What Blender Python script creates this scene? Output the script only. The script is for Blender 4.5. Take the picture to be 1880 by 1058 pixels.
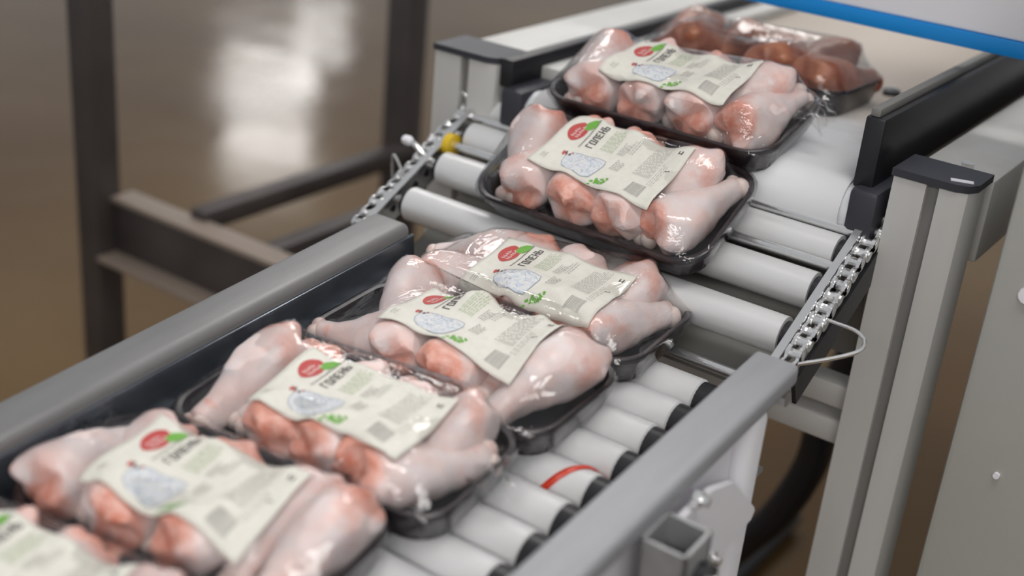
import bpy, bmesh, math, random
import numpy as np
from mathutils import Vector, Matrix, Euler
from mathutils.bvhtree import BVHTree

random.seed(7)
for o in list(bpy.data.objects):
    bpy.data.objects.remove(o)
SC = bpy.context.scene
COL = SC.collection

# ------------------------------------------------------------------ camera
CAM = Vector((0.79613, -0.94507, 0.48536))
RIGHT = Vector((0.80925, 0.58102, 0.08683))
UP = Vector((-0.30648, 0.29145, 0.90616))
FWD = Vector((-0.50119, 0.75992, -0.41393))
cd = bpy.data.cameras.new('camera')
cam = bpy.data.objects.new('camera', cd)
COL.objects.link(cam)
m3 = Matrix((RIGHT, UP, -FWD)).transposed()
cam.matrix_world = Matrix.Translation(CAM) @ m3.to_4x4()
cd.sensor_fit = 'HORIZONTAL'
cd.sensor_width = 36.0
cd.lens = 2400.0 / 1880.0 * 36.0
cd.clip_start = 0.05
cd.dof.use_dof = True
cd.dof.focus_distance = 1.20
cd.dof.aperture_fstop = 2.2
SC.camera = cam

# ------------------------------------------------------------------ world, exposure
w = bpy.data.worlds.new('hall_ambient')
SC.world = w
w.use_nodes = True
w.node_tree.nodes['Background'].inputs[0].default_value = (0.93, 0.96, 1.0, 1)
w.node_tree.nodes['Background'].inputs[1].default_value = 0.42
SC.view_settings.view_transform = 'Standard'
SC.view_settings.look = 'None'
SC.view_settings.gamma = 1.0
SC.view_settings.use_curve_mapping = False
SC.view_settings.exposure = 0.0

FLOOR_Z = -0.90
PITCH = 0.09361            # the roller conveyor runs downhill towards the camera
INC = math.radians(27.0)   # chain section in between is steeper

# ------------------------------------------------------------------ materials
def mat(name, color, rough=0.5, metal=0.0, spec=0.5, coat=0.0, noise=None, bump=None,
        rough_noise=None, sss=0.0):
    m = bpy.data.materials.new(name)
    m.use_nodes = True
    nt = m.node_tree
    b = nt.nodes['Principled BSDF']
    b.inputs['Base Color'].default_value = (*color, 1)
    b.inputs['Roughness'].default_value = rough
    b.inputs['Metallic'].default_value = metal
    b.inputs['Specular IOR Level'].default_value = spec
    b.inputs['Coat Weight'].default_value = coat
    if sss:
        b.inputs['Subsurface Weight'].default_value = sss
        b.inputs['Subsurface Radius'].default_value = (0.012, 0.005, 0.003)
        b.inputs['Subsurface Scale'].default_value = 0.6
    tc = nt.nodes.new('ShaderNodeTexCoord')
    if noise:
        scale, c2, lo, hi = noise[:4]
        mp = nt.nodes.new('ShaderNodeMapping')
        if len(noise) > 4:
            mp.inputs['Scale'].default_value = noise[4]
        n = nt.nodes.new('ShaderNodeTexNoise')
        n.inputs['Scale'].default_value = scale
        n.inputs['Detail'].default_value = 5
        r = nt.nodes.new('ShaderNodeMapRange')
        r.inputs['From Min'].default_value = lo
        r.inputs['From Max'].default_value = hi
        mx = nt.nodes.new('ShaderNodeMix')
        mx.data_type = 'RGBA'
        mx.inputs['A'].default_value = (*color, 1)
        mx.inputs['B'].default_value = (*c2, 1)
        nt.links.new(tc.outputs['Object'], mp.inputs['Vector'])
        nt.links.new(mp.outputs['Vector'], n.inputs['Vector'])
        nt.links.new(n.outputs['Fac'], r.inputs['Value'])
        nt.links.new(r.outputs['Result'], mx.inputs['Factor'])
        nt.links.new(mx.outputs['Result'], b.inputs['Base Color'])
    if rough_noise:
        scale, lo, hi = rough_noise
        n = nt.nodes.new('ShaderNodeTexNoise')
        n.inputs['Scale'].default_value = scale
        r = nt.nodes.new('ShaderNodeMapRange')
        r.inputs['From Min'].default_value = 0.3
        r.inputs['From Max'].default_value = 0.7
        r.inputs['To Min'].default_value = lo
        r.inputs['To Max'].default_value = hi
        nt.links.new(tc.outputs['Object'], n.inputs['Vector'])
        nt.links.new(n.outputs['Fac'], r.inputs['Value'])
        nt.links.new(r.outputs['Result'], b.inputs['Roughness'])
    if bump:
        scale, strength, dist = bump[:3]
        n = nt.nodes.new('ShaderNodeTexNoise')
        n.inputs['Scale'].default_value = scale
        n.inputs['Detail'].default_value = 3
        bp = nt.nodes.new('ShaderNodeBump')
        bp.inputs['Strength'].default_value = strength
        bp.inputs['Distance'].default_value = dist
        nt.links.new(tc.outputs['Object'], n.inputs['Vector'])
        nt.links.new(n.outputs['Fac'], bp.inputs['Height'])
        nt.links.new(bp.outputs['Normal'], b.inputs['Normal'])
    return m

M = {}
M['floor'] = mat('epoxy_floor', (0.098, 0.054, 0.019), 0.2, spec=0.16,
                 noise=(0.7, (0.160, 0.100, 0.043), 0.35, 0.65), bump=(2.6, 0.35, 0.012),
                 rough_noise=(1.5, 0.09, 0.17))
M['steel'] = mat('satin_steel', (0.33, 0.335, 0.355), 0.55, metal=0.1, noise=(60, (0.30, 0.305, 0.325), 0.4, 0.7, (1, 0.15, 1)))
M['steel_shaded'] = mat('shaded_steel', (0.205, 0.203, 0.203), 0.42, metal=0.2, noise=(60, (0.18, 0.178, 0.178), 0.4, 0.7, (1, 0.15, 1)))  # same steel as the right rail, its weaker light put into the colour
M['steel_dull'] = mat('dull_steel', (0.36, 0.36, 0.365), 0.5, metal=0.35, noise=(40, (0.29, 0.29, 0.29), 0.4, 0.7))
M['steel_blue'] = mat('galvanised_web', (0.20, 0.225, 0.26), 0.22, metal=0.8, noise=(18, (0.14, 0.16, 0.19), 0.35, 0.7))
M['chrome'] = mat('bright_steel', (0.78, 0.78, 0.78), 0.22, metal=0.9)
M['roller'] = mat('white_roller_plastic', (0.69, 0.69, 0.70), 0.38, noise=(9, (0.58, 0.575, 0.565), 0.55, 0.75, (0.4, 1, 1)))
M['roller_steel'] = mat('zinc_roller', (0.70, 0.70, 0.70), 0.36, metal=0.25, noise=(7, (0.52, 0.52, 0.515), 0.5, 0.75, (0.25, 1, 1)))
M['black'] = mat('black_plastic', (0.010, 0.010, 0.013), 0.4)
M['cap'] = mat('anthracite_cap', (0.030, 0.031, 0.040), 0.45)
M['tray'] = mat('black_meat_tray', (0.020, 0.013, 0.017), 0.28, spec=0.6, bump=(220, 0.05, 0.001))
M['post'] = mat('anodised_aluminium', (0.56, 0.555, 0.535), 0.5, metal=0.15, noise=(25, (0.52, 0.515, 0.495), 0.4, 0.7, (1, 1, 0.1)))
M['groove'] = mat('slot_grey', (0.20, 0.195, 0.185), 0.6, metal=0.2)
M['pan'] = mat('grey_pan', (0.26, 0.255, 0.24), 0.5, metal=0.2, noise=(14, (0.21, 0.205, 0.19), 0.4, 0.7))
M['cab'] = mat('cabinet_paint', (0.40, 0.395, 0.365), 0.5, noise=(5, (0.375, 0.37, 0.34), 0.4, 0.65))
M['frame'] = mat('dark_painted_steel', (0.062, 0.050, 0.047), 0.5, noise=(6, (0.040, 0.032, 0.030), 0.4, 0.65))
M['lip'] = mat('lit_flange', (0.24, 0.19, 0.155), 0.5)  # flanges of the dark frame, the light on them put into a paler colour
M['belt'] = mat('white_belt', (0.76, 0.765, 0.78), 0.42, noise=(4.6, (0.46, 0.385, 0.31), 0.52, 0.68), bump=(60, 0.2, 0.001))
def belt_stains(m):
    # dried brownish residue on the stretch of belt upstream of the tail drum, ragged border
    nt = m.node_tree
    mx = [n for n in nt.nodes if n.bl_idname == 'ShaderNodeMix'][0]
    src = mx.inputs['Factor'].links[0].from_socket
    tc = [n for n in nt.nodes if n.bl_idname == 'ShaderNodeTexCoord'][0]
    sp = nt.nodes.new('ShaderNodeSeparateXYZ')
    nt.links.new(tc.outputs['Object'], sp.inputs[0])
    n = nt.nodes.new('ShaderNodeTexNoise')
    n.inputs['Scale'].default_value = 16
    n.inputs['Detail'].default_value = 4
    nt.links.new(tc.outputs['Object'], n.inputs['Vector'])
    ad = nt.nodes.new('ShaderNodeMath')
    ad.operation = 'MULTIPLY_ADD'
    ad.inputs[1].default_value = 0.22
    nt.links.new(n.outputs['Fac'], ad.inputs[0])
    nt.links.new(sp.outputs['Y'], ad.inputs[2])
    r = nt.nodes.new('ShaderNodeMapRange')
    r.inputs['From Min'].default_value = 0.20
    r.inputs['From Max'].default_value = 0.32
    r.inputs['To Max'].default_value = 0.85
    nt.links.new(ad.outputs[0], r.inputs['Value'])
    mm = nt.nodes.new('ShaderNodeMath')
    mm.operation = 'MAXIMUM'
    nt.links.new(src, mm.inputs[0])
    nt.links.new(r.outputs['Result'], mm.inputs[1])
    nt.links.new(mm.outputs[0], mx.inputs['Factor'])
belt_stains(M['belt'])
M['drum'] = mat('white_drum', (0.66, 0.675, 0.70), 0.35, noise=(12, (0.56, 0.58, 0.60), 0.5, 0.7))
M['blue'] = mat('blue_paint', (0.0, 0.24, 0.66), 0.4)
M['white'] = mat('white_enamel', (0.80, 0.79, 0.83), 0.4)
M['panel_white'] = mat('cover_white', (0.92, 0.91, 0.94), 0.4)
M['yellow'] = mat('yellow_plastic', (0.75, 0.50, 0.02), 0.4)
M['red'] = mat('red_rubber', (0.62, 0.045, 0.018), 0.4)
M['paper'] = mat('label_paper', (0.74, 0.72, 0.645), 0.55, noise=(160, (0.70, 0.68, 0.61), 0.4, 0.7))
M['ink_red'] = mat('ink_red', (0.50, 0.060, 0.055), 0.55)
M['ink_green'] = mat('ink_green', (0.15, 0.40, 0.05), 0.55)
M['ink_black'] = mat('ink_black', (0.055, 0.05, 0.05), 0.55)
M['ink_grey'] = mat('ink_grey', (0.40, 0.39, 0.36), 0.55)
M['ink_sage'] = mat('ink_sage', (0.46, 0.53, 0.36), 0.55)
M['ink_blue'] = mat('ink_pale_blue', (0.55, 0.60, 0.67), 0.55, noise=(300, (0.70, 0.70, 0.69), 0.40, 0.56))
M['ink_line'] = mat('ink_blue_line', (0.24, 0.29, 0.38), 0.55)
M['ink_white'] = mat('ink_white', (0.72, 0.55, 0.52), 0.55)
M['lampglow'] = bpy.data.materials.new('lamp_diffuser')
M['lampglow'].use_nodes = True
_b = M['lampglow'].node_tree.nodes['Principled BSDF']
_b.inputs['Emission Color'].default_value = (1.0, 0.97, 0.93, 1)
_b.inputs['Emission Strength'].default_value = 9.0

def film_material():
    m = bpy.data.materials.new('clear_stretch_film')
    m.use_nodes = True
    nt = m.node_tree
    nt.nodes.clear()
    out = nt.nodes.new('ShaderNodeOutputMaterial')
    mix = nt.nodes.new('ShaderNodeMixShader')
    tr = nt.nodes.new('ShaderNodeBsdfTransparent')
    tr.inputs[0].default_value = (0.97, 0.97, 0.97, 1)
    gl = nt.nodes.new('ShaderNodeBsdfGlossy')
    gl.inputs['Roughness'].default_value = 0.07
    gl.inputs['Color'].default_value = (1, 1, 1, 1)
    fr = nt.nodes.new('ShaderNodeFresnel')
    fr.inputs['IOR'].default_value = 1.55
    tc = nt.nodes.new('ShaderNodeTexCoord')
    mp = nt.nodes.new('ShaderNodeMapping')
    mp.inputs['Scale'].default_value = (1.0, 0.45, 1.0)
    n = nt.nodes.new('ShaderNodeTexNoise')
    n.inputs['Scale'].default_value = 55
    n.inputs['Detail'].default_value = 3
    n.inputs['Distortion'].default_value = 0.8
    bp = nt.nodes.new('ShaderNodeBump')
    bp.inputs['Strength'].default_value = 0.55
    bp.inputs['Distance'].default_value = 0.004
    nt.links.new(tc.outputs['Object'], mp.inputs['Vector'])
    nt.links.new(mp.outputs['Vector'], n.inputs['Vector'])
    nt.links.new(n.outputs['Fac'], bp.inputs['Height'])
    nt.links.new(bp.outputs['Normal'], gl.inputs['Normal'])
    nt.links.new(bp.outputs['Normal'], fr.inputs['Normal'])
    mu = nt.nodes.new('ShaderNodeMath')
    mu.operation = 'MULTIPLY'
    mu.inputs[1].default_value = 0.9
    mn = nt.nodes.new('ShaderNodeMath')
    mn.operation = 'MINIMUM'
    mn.inputs[1].default_value = 0.48
    nt.links.new(fr.outputs['Fac'], mu.inputs[0])
    nt.links.new(mu.outputs[0], mn.inputs[0])
    nt.links.new(mn.outputs[0], mix.inputs['Fac'])
    nt.links.new(tr.outputs[0], mix.inputs[1])
    nt.links.new(gl.outputs[0], mix.inputs[2])
    nt.links.new(mix.outputs[0], out.inputs['Surface'])
    return m
M['film'] = film_material()

def flesh_material():
    m = mat('raw_chicken', (0.80, 0.56, 0.51), 0.36, spec=0.5, sss=0.12, bump=(260, 0.30, 0.0014))
    nt = m.node_tree
    b = nt.nodes['Principled BSDF']
    at = nt.nodes.new('ShaderNodeAttribute')
    at.attribute_name = 'meat'
    tc = nt.nodes.new('ShaderNodeTexCoord')
    n = nt.nodes.new('ShaderNodeTexNoise')
    n.inputs['Scale'].default_value = 38
    n.inputs['Detail'].default_value = 3
    nt.links.new(tc.outputs['Object'], n.inputs['Vector'])
    # pale skin, in places pinker
    r1 = nt.nodes.new('ShaderNodeMapRange')
    r1.inputs['From Min'].default_value = 0.38
    r1.inputs['From Max'].default_value = 0.68
    nt.links.new(n.outputs['Fac'], r1.inputs['Value'])
    skin = nt.nodes.new('ShaderNodeMix')
    skin.data_type = 'RGBA'
    skin.inputs['A'].default_value = (0.775, 0.69, 0.68, 1)
    skin.inputs['B'].default_value = (0.79, 0.585, 0.545, 1)
    nt.links.new(r1.outputs['Result'], skin.inputs['Factor'])
    n2 = nt.nodes.new('ShaderNodeTexNoise')
    n2.inputs['Scale'].default_value = 80
    n2.inputs['Detail'].default_value = 4
    nt.links.new(tc.outputs['Object'], n2.inputs['Vector'])
    r2 = nt.nodes.new('ShaderNodeMapRange')
    r2.inputs['From Min'].default_value = 0.35
    r2.inputs['From Max'].default_value = 0.68
    nt.links.new(n2.outputs['Fac'], r2.inputs['Value'])
    meat = nt.nodes.new('ShaderNodeMix')
    meat.data_type = 'RGBA'
    meat.inputs['A'].default_value = (0.64, 0.215, 0.135, 1)
    meat.inputs['B'].default_value = (0.80, 0.48, 0.41, 1)
    nt.links.new(r2.outputs['Result'], meat.inputs['Factor'])
    # ragged border between skin and meat
    ad = nt.nodes.new('ShaderNodeMath')
    ad.operation = 'MULTIPLY_ADD'
    ad.inputs[1].default_value = 0.9
    nt.links.new(n.outputs['Fac'], ad.inputs[0])
    nt.links.new(at.outputs['Fac'], ad.inputs[2])
    r3 = nt.nodes.new('ShaderNodeMapRange')
    r3.inputs['From Min'].default_value = 0.82
    r3.inputs['From Max'].default_value = 1.12
    nt.links.new(ad.outputs[0], r3.inputs['Value'])
    fin = nt.nodes.new('ShaderNodeMix')
    fin.data_type = 'RGBA'
    nt.links.new(r3.outputs['Result'], fin.inputs['Factor'])
    nt.links.new(skin.outputs['Result'], fin.inputs['A'])
    nt.links.new(meat.outputs['Result'], fin.inputs['B'])
    nt.links.new(fin.outputs['Result'], b.inputs['Base Color'])
    return m
M['flesh'] = flesh_material()
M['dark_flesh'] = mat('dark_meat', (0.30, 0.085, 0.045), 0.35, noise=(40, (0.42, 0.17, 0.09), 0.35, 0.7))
M['knuckle'] = mat('cartilage', (0.80, 0.68, 0.63), 0.35, noise=(90, (0.72, 0.40, 0.34), 0.5, 0.75), sss=0.1)

# ------------------------------------------------------------------ helpers
def link(o, parent=None):
    COL.objects.link(o)
    if parent:
        o.parent = parent
    return o

def empty(name, loc=(0, 0, 0), rot=None, label=None, cat=None, group=None):
    o = bpy.data.objects.new(name, None)
    COL.objects.link(o)
    o.location = loc
    o.empty_display_size = 0.05
    if rot is not None:
        o.rotation_euler = rot
    if label:
        o['label'] = label
        o['category'] = cat
    if group:
        o['group'] = group
    return o

def tag(o, label, cat, group=None):
    o['label'] = label
    o['category'] = cat
    if group:
        o['group'] = group
    return o

class MB:
    def __init__(s):
        s.bm = bmesh.new()
    def box(s, c, d, mtx=None, bevel=0.0, seg=2):
        r = bmesh.ops.create_cube(s.bm, size=1.0)
        vs = r['verts']
        bmesh.ops.scale(s.bm, vec=d, verts=vs)
        if bevel:
            es = list({e for v in vs for e in v.link_edges})
            rr = bmesh.ops.bevel(s.bm, geom=es, offset=bevel, segments=seg, affect='EDGES', profile=0.5)
            vs = list({v for f in rr['faces'] for v in f.verts} | {v for v in vs if v.is_valid})
        if mtx:
            bmesh.ops.transform(s.bm, matrix=mtx, verts=vs)
        bmesh.ops.translate(s.bm, vec=c, verts=vs)
        return s
    def span(s, a, b, bevel=0.0, seg=2):   # box from min corner to max corner
        a = Vector(a); b = Vector(b)
        return s.box((a + b) / 2, b - a, None, bevel, seg)
    def cyl(s, a, b, r, n=24, r2=None):
        a = Vector(a); b = Vector(b)
        d = b - a
        q = d.to_track_quat('Z', 'Y').to_matrix().to_4x4()
        bmesh.ops.create_cone(s.bm, cap_ends=True, segments=n, radius1=r, radius2=r if r2 is None else r2,
                              depth=d.length, matrix=Matrix.Translation((a + b) / 2) @ q)
        return s
    def tube(s, pts, r, n=8):
        pts = [Vector(p) for p in pts]
        rings = []
        ref = Vector((0.3, 0.2, 0.93))
        for i, p in enumerate(pts):
            t = (pts[min(i + 1, len(pts) - 1)] - pts[max(i - 1, 0)]).normalized()
            u = t.cross(ref).normalized()
            v = t.cross(u)
            rr = r[i] if isinstance(r, (list, tuple)) else r
            rings.append([s.bm.verts.new(p + (u * math.cos(k * 2 * math.pi / n) + v * math.sin(k * 2 * math.pi / n)) * rr) for k in range(n)])
        for a, b in zip(rings[:-1], rings[1:]):
            for k in range(n):
                s.bm.faces.new((a[k], a[(k + 1) % n], b[(k + 1) % n], b[k]))
        s.bm.faces.new(rings[0][::-1])
        s.bm.faces.new(rings[-1])
        return s
    def poly(s, pts):
        s.bm.faces.new([s.bm.verts.new(p) for p in pts])
        return s
    def prism(s, pts2, axis, a, b):
        """extrude a 2D polygon along an axis from a to b"""
        def P(p, t):
            if axis == 'x': return (t, p[0], p[1])
            if axis == 'y': return (p[0], t, p[1])
            return (p[0], p[1], t)
        A = [s.bm.verts.new(P(p, a)) for p in pts2]
        B = [s.bm.verts.new(P(p, b)) for p in pts2]
        n = len(A)
        s.bm.faces.new(A[::-1]); s.bm.faces.new(B)
        for i in range(n):
            s.bm.faces.new((A[i], A[(i + 1) % n], B[(i + 1) % n], B[i]))
        return s
    def mesh(s, name, material, smooth=True):
        bmesh.ops.recalc_face_normals(s.bm, faces=s.bm.faces[:])
        me = bpy.data.meshes.new(name)
        s.bm.to_mesh(me)
        s.bm.free()
        if material:
            me.materials.append(material)
        if smooth:
            for p in me.polygons:
                p.use_smooth = True
            try:
                me.set_sharp_from_angle(angle=math.radians(35))
            except Exception:
                pass
        return me
    def build(s, name, material, parent=None, smooth=True):
        return link(bpy.data.objects.new(name, s.mesh(name, material, smooth)), parent)

def place(name, me, parent, loc=(0, 0, 0), rot=None, scale=None):
    o = bpy.data.objects.new(name, me)
    link(o, parent)
    o.location = loc
    if rot is not None:
        o.rotation_euler = rot
    if scale is not None:
        o.scale = scale
    return o

def bend(pts, n=6):
    """Catmull-Rom through the points"""
    pts = [Vector(p) for p in pts]
    P = [pts[0] * 2 - pts[1]] + pts + [pts[-1] * 2 - pts[-2]]
    out = []
    for i in range(1, len(P) - 2):
        for k in range(n):
            t = k / n
            a, b, c, d = P[i - 1], P[i], P[i + 1], P[i + 2]
            out.append(0.5 * ((2 * b) + (c - a) * t + (2 * a - 5 * b + 4 * c - d) * t * t + (3 * b - a - 3 * c + d) * t ** 3))
    out.append(pts[-1])
    return out

# ------------------------------------------------------------------ setting: floor, lamps
f = MB().span((-16, -4, FLOOR_Z - 0.1), (8, 16, FLOOR_Z)).build('floor', M['floor'], smooth=False)
f['kind'] = 'structure'

def ceiling_lamp(loc, size, rotz, label, glow, tilt=0.0):
    o = empty('ceiling_lamp', loc, (tilt, 0, rotz), label, 'lamp', 'ceiling lamps over the packing line')
    MB().span((-size[0] / 2, -size[1] / 2, 0), (size[0] / 2, size[1] / 2, 0.06), 0.01).build('housing', M['white'], o)
    MB().span((-size[0] / 2 + 0.03, -size[1] / 2 + 0.03, -0.012), (size[0] / 2 - 0.03, size[1] / 2 - 0.03, 0.0005), 0.004).build('diffuser', glow, o)
    for sx in (-1, 1):
        MB().cyl((sx * size[0] * 0.4, 0, 0.055), (sx * size[0] * 0.4, 0, 0.9), 0.006, 8).build('suspension_rod', M['steel_dull'], o)
    return o

def glow_mat(name, strength, col=(1.0, 0.97, 0.94)):
    m = M['lampglow'].copy()
    m.name = name
    b = m.node_tree.nodes['Principled BSDF']
    b.inputs['Emission Strength'].default_value = strength
    b.inputs['Emission Color'].default_value = (*col, 1)
    return m
G1 = glow_mat('lamp_diffuser_near', 11.8)
G2 = glow_mat('lamp_diffuser_far', 7.5)
ceiling_lamp((1.7, -2.9, 1.7), (2.6, 1.0), 0.4, 'large fill light added behind the viewer', glow_mat('fill_diffuser_behind', 11.0))  # added fill to brighten the front faces, no lamp known there
ceiling_lamp((-0.55, 1.35, 1.75), (1.5, 0.5), 0.25, 'lamp hanging over the blue striped panel', G1)
ceiling_lamp((0.9, -0.4, 2.3), (1.5, 0.5), 0.25, 'lamp hanging over the near end of the line', G1)
ceiling_lamp((-2.3, 3.5, 2.2), (1.6, 0.5), 0.5, 'lamp hanging over the far end of the belt', G1)
for i, (x, y, sz, lb) in enumerate(((-9.1, 8.9, (1.0, 1.5), 'nearest of the lamps mirrored in the brown floor'),
                                    (-11.0, 10.8, (1.2, 1.9), 'second of the lamps mirrored in the brown floor'),
                                    (-12.3, 13.2, (0.8, 1.4), 'farthest of the lamps mirrored in the brown floor'))):
    ceiling_lamp((x, y, 2.55), sz, math.radians(45), lb, G2)

# ------------------------------------------------------------------ lower roller conveyor (local frame: y uphill, z off the bed)
lc = empty('roller_conveyor', (0, 0, 0), (PITCH, 0, 0),
           'grey steel gravity roller conveyor with white rollers carrying the front packs', 'conveyor')
Y0, Y1 = -0.75, 0.0
W = 0.47
RZ = -0.055     # roller tops
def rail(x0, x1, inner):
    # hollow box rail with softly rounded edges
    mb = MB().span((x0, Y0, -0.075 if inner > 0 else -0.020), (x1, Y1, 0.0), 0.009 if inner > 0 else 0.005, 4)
    return mb.build('side_rail', M['steel_shaded'] if inner > 0 else M['steel'], lc)
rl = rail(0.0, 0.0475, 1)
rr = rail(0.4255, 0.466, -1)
MB().span((0.0472, Y0, -0.16), (0.0505, Y1, -0.012), 0.001).build('inner_web', M['steel_blue'], lc)
MB().span((0.4220, Y0, -0.16), (0.4256, Y1, -0.030), 0.001).build('inner_web', M['pan'], lc)
MB().span((0.448, Y0, -0.115), (0.4535, -0.088, -0.019), 0.001).build('side_plate', M['white'], lc)
# rollers
RR = 0.0203
rm = MB()
prof = [(0.062, 0.0), (0.062, RR - 0.0015), (0.0635, RR), (0.3765, RR), (0.378, RR - 0.0015), (0.378, 0.0)]
N = 28
rings = []
for (x, r) in prof[1:-1]:
    rings.append([rm.bm.verts.new((x, r * math.cos(2 * math.pi * k / N), r * math.sin(2 * math.pi * k / N))) for k in range(N)])
for a, b in zip(rings[:-1], rings[1:]):
    for k in range(N):
        rm.bm.faces.new((a[k], a[(k + 1) % N], b[(k + 1) % N], b[k]))
rm.bm.faces.new(rings[0][::-1]); rm.bm.faces.new(rings[-1])
roller_me = rm.mesh('roller', M['roller'])
cap_me = MB().cyl((0.3775, 0, 0), (0.394, 0, 0), RR * 0.93, 24).mesh('end_cap', M['black'])
cap2_me = MB().cyl((0.0625, 0, 0), (0.054, 0, 0), RR * 0.93, 24).mesh('end_cap', M['black'])
shaft_me = MB().cyl((0.05, 0, 0), (0.423, 0, 0), 0.006, 10).mesh('shaft', M['chrome'])
for k in range(17):
    y = 0.002 - 0.044 * k
    r = place('roller', roller_me, lc, (0, y, RZ - RR))
    place('end_cap', cap_me, r)
    place('end_cap', cap2_me, r)
    place('shaft', shaft_me, r)
    if k == 4:
        # red elastic band lying slantwise around this roller
        pts = []
        for q in range(25):
            a = math.radians(205 - q * 9.2)
            x = 0.333 + 0.046 * (q / 24) ** 0.85
            pts.append((x, (RR + 0.0008) * math.cos(a) * -1 * -1, (RR + 0.0008) * math.sin(a)))
        bm = MB()
        ra = []
        for i, p in enumerate(pts):
            p = Vector(p); nn = Vector((0, p.y, p.z)).normalized()
            ra.append([bm.bm.verts.new(p + Vector((-0.0036, 0, 0))), bm.bm.verts.new(p + nn * 0.0016), bm.bm.verts.new(p + Vector((0.0036, 0, 0)))])
        for a, b in zip(ra[:-1], ra[1:]):
            for j in range(2):
                bm.bm.faces.new((a[j], a[j + 1], b[j + 1], b[j]))
        o = bm.build('elastic_band', M['red'], r)
        o['label'] = 'red elastic band'
# steel tie rod at the top end and pan under the bed
MB().cyl((0.05, 0.052, -0.068), (0.424, 0.052, -0.068), 0.0055, 14).build('tie_rod', M['chrome'], lc)
MB().span((0.05, Y0, -0.165), (0.424, 0.06, -0.160)).build('bed_pan', M['pan'], lc)
# support leg, gusset and bracket on the outside of the right rail
LEGROT = Matrix.Rotation(-PITCH, 4, 'X')
lg = MB().span((0.427, -0.030, -0.86), (0.463, 0.010, 0.055), 0.012, 4).build('leg', M['white'], lc)
lg.location = (0, -0.052, -0.075); lg.rotation_euler = (-PITCH, 0, 0)
lg2 = MB().span((0.005, -0.030, -0.86), (0.045, 0.014, 0.0), 0.012, 4).build('leg', M['white'], lc)
lg2.location = (0, -0.052, -0.075); lg2.rotation_euler = (-PITCH, 0, 0)
gp = MB()
gp.prism([(-0.215, -0.030), (-0.156, -0.033), (-0.118, -0.049), (-0.070, -0.103), (-0.068, -0.108), (-0.073, -0.114), (-0.215, -0.118)], 'x', 0.466, 0.472)
gus = gp.build('gusset_plate', M['white'], lc)
for (y, z) in ((-0.184, -0.0235), (-0.168, -0.088), (-0.148, -0.104)):
    b = MB().cyl((0.4705, y, z), (0.4765, y, z), 0.0070, 6).build('bolt', M['chrome'], lc)
    MB().cyl((0.476, y, z), (0.482, y, z), 0.0038, 10).build('bolt_shank', M['chrome'], b)
MB().cyl((0.453, -0.012, -0.030), (0.464, -0.012, -0.030), 0.0075, 6).build('bolt', M['chrome'], lc)
# open square tube bracket
bk = MB()
t = 0.0028
x0, x1, y0, y1, zt, zb = 0.4665, 0.503, -0.257, -0.219, -0.016, -0.20
bk.span((x0, y0, zb), (x0 + t, y1, zt)); bk.span((x1 - t, y0, zb), (x1, y1, zt))
bk.span((x0, y0, zb), (x1, y0 + t, zt)); bk.span((x0, y1 - t, zb), (x1, y1, zt))
bk.build('square_tube_bracket', M['steel_dull'], lc, smooth=False)
MB().cyl((x1 + 0.0005, -0.236, -0.046), (x1 + 0.010, -0.236, -0.046), 0.013, 20).build('clamp_knob', M['black'], lc)
MB().cyl((x1 + 0.010, -0.236, -0.046), (x1 + 0.020, -0.236, -0.046), 0.006, 12).build('clamp_screw', M['chrome'], lc)

# ------------------------------------------------------------------ chain section on the incline (local frame: y up the slope)
ic = empty('chain_roller_incline', (0, 0.07, -0.003), (INC, 0, 0),
           'steep chain linked row of bare metal rollers between roller conveyor and belt', 'conveyor')
IR = 0.0185
def iroller(s, x0=-0.016, x1=0.418, r=IR, name='roller'):
    m = MB().cyl((x0, 0, 0), (x1, 0, 0), r, 28)
    me = m.mesh('roller', M['roller_steel'])
    o = place(name, me, ic, (0, s, -r))
    MB().cyl((x0 - 0.022, 0, 0), (x1 + 0.014, 0, 0), 0.0045, 10).build('shaft', M['chrome'], o)
    MB().cyl((x1 + 0.0005, 0, 0), (x1 + 0.006, 0, 0), r * 0.8, 20).build('end_cap', M['black'], o)
    MB().cyl((x0 - 0.0005, 0, 0), (x0 - 0.006, 0, 0), r * 0.8, 20).build('end_cap', M['black'], o)
    return o
for s in (0.0, 0.060, 0.112, 0.160):
    iroller(s)
for s in (0.088, 0.136):
    MB().cyl((-0.05, s, -0.010), (0.43, s, -0.010), 0.0048, 12).build('cross_rod', M['chrome'], ic)
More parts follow.
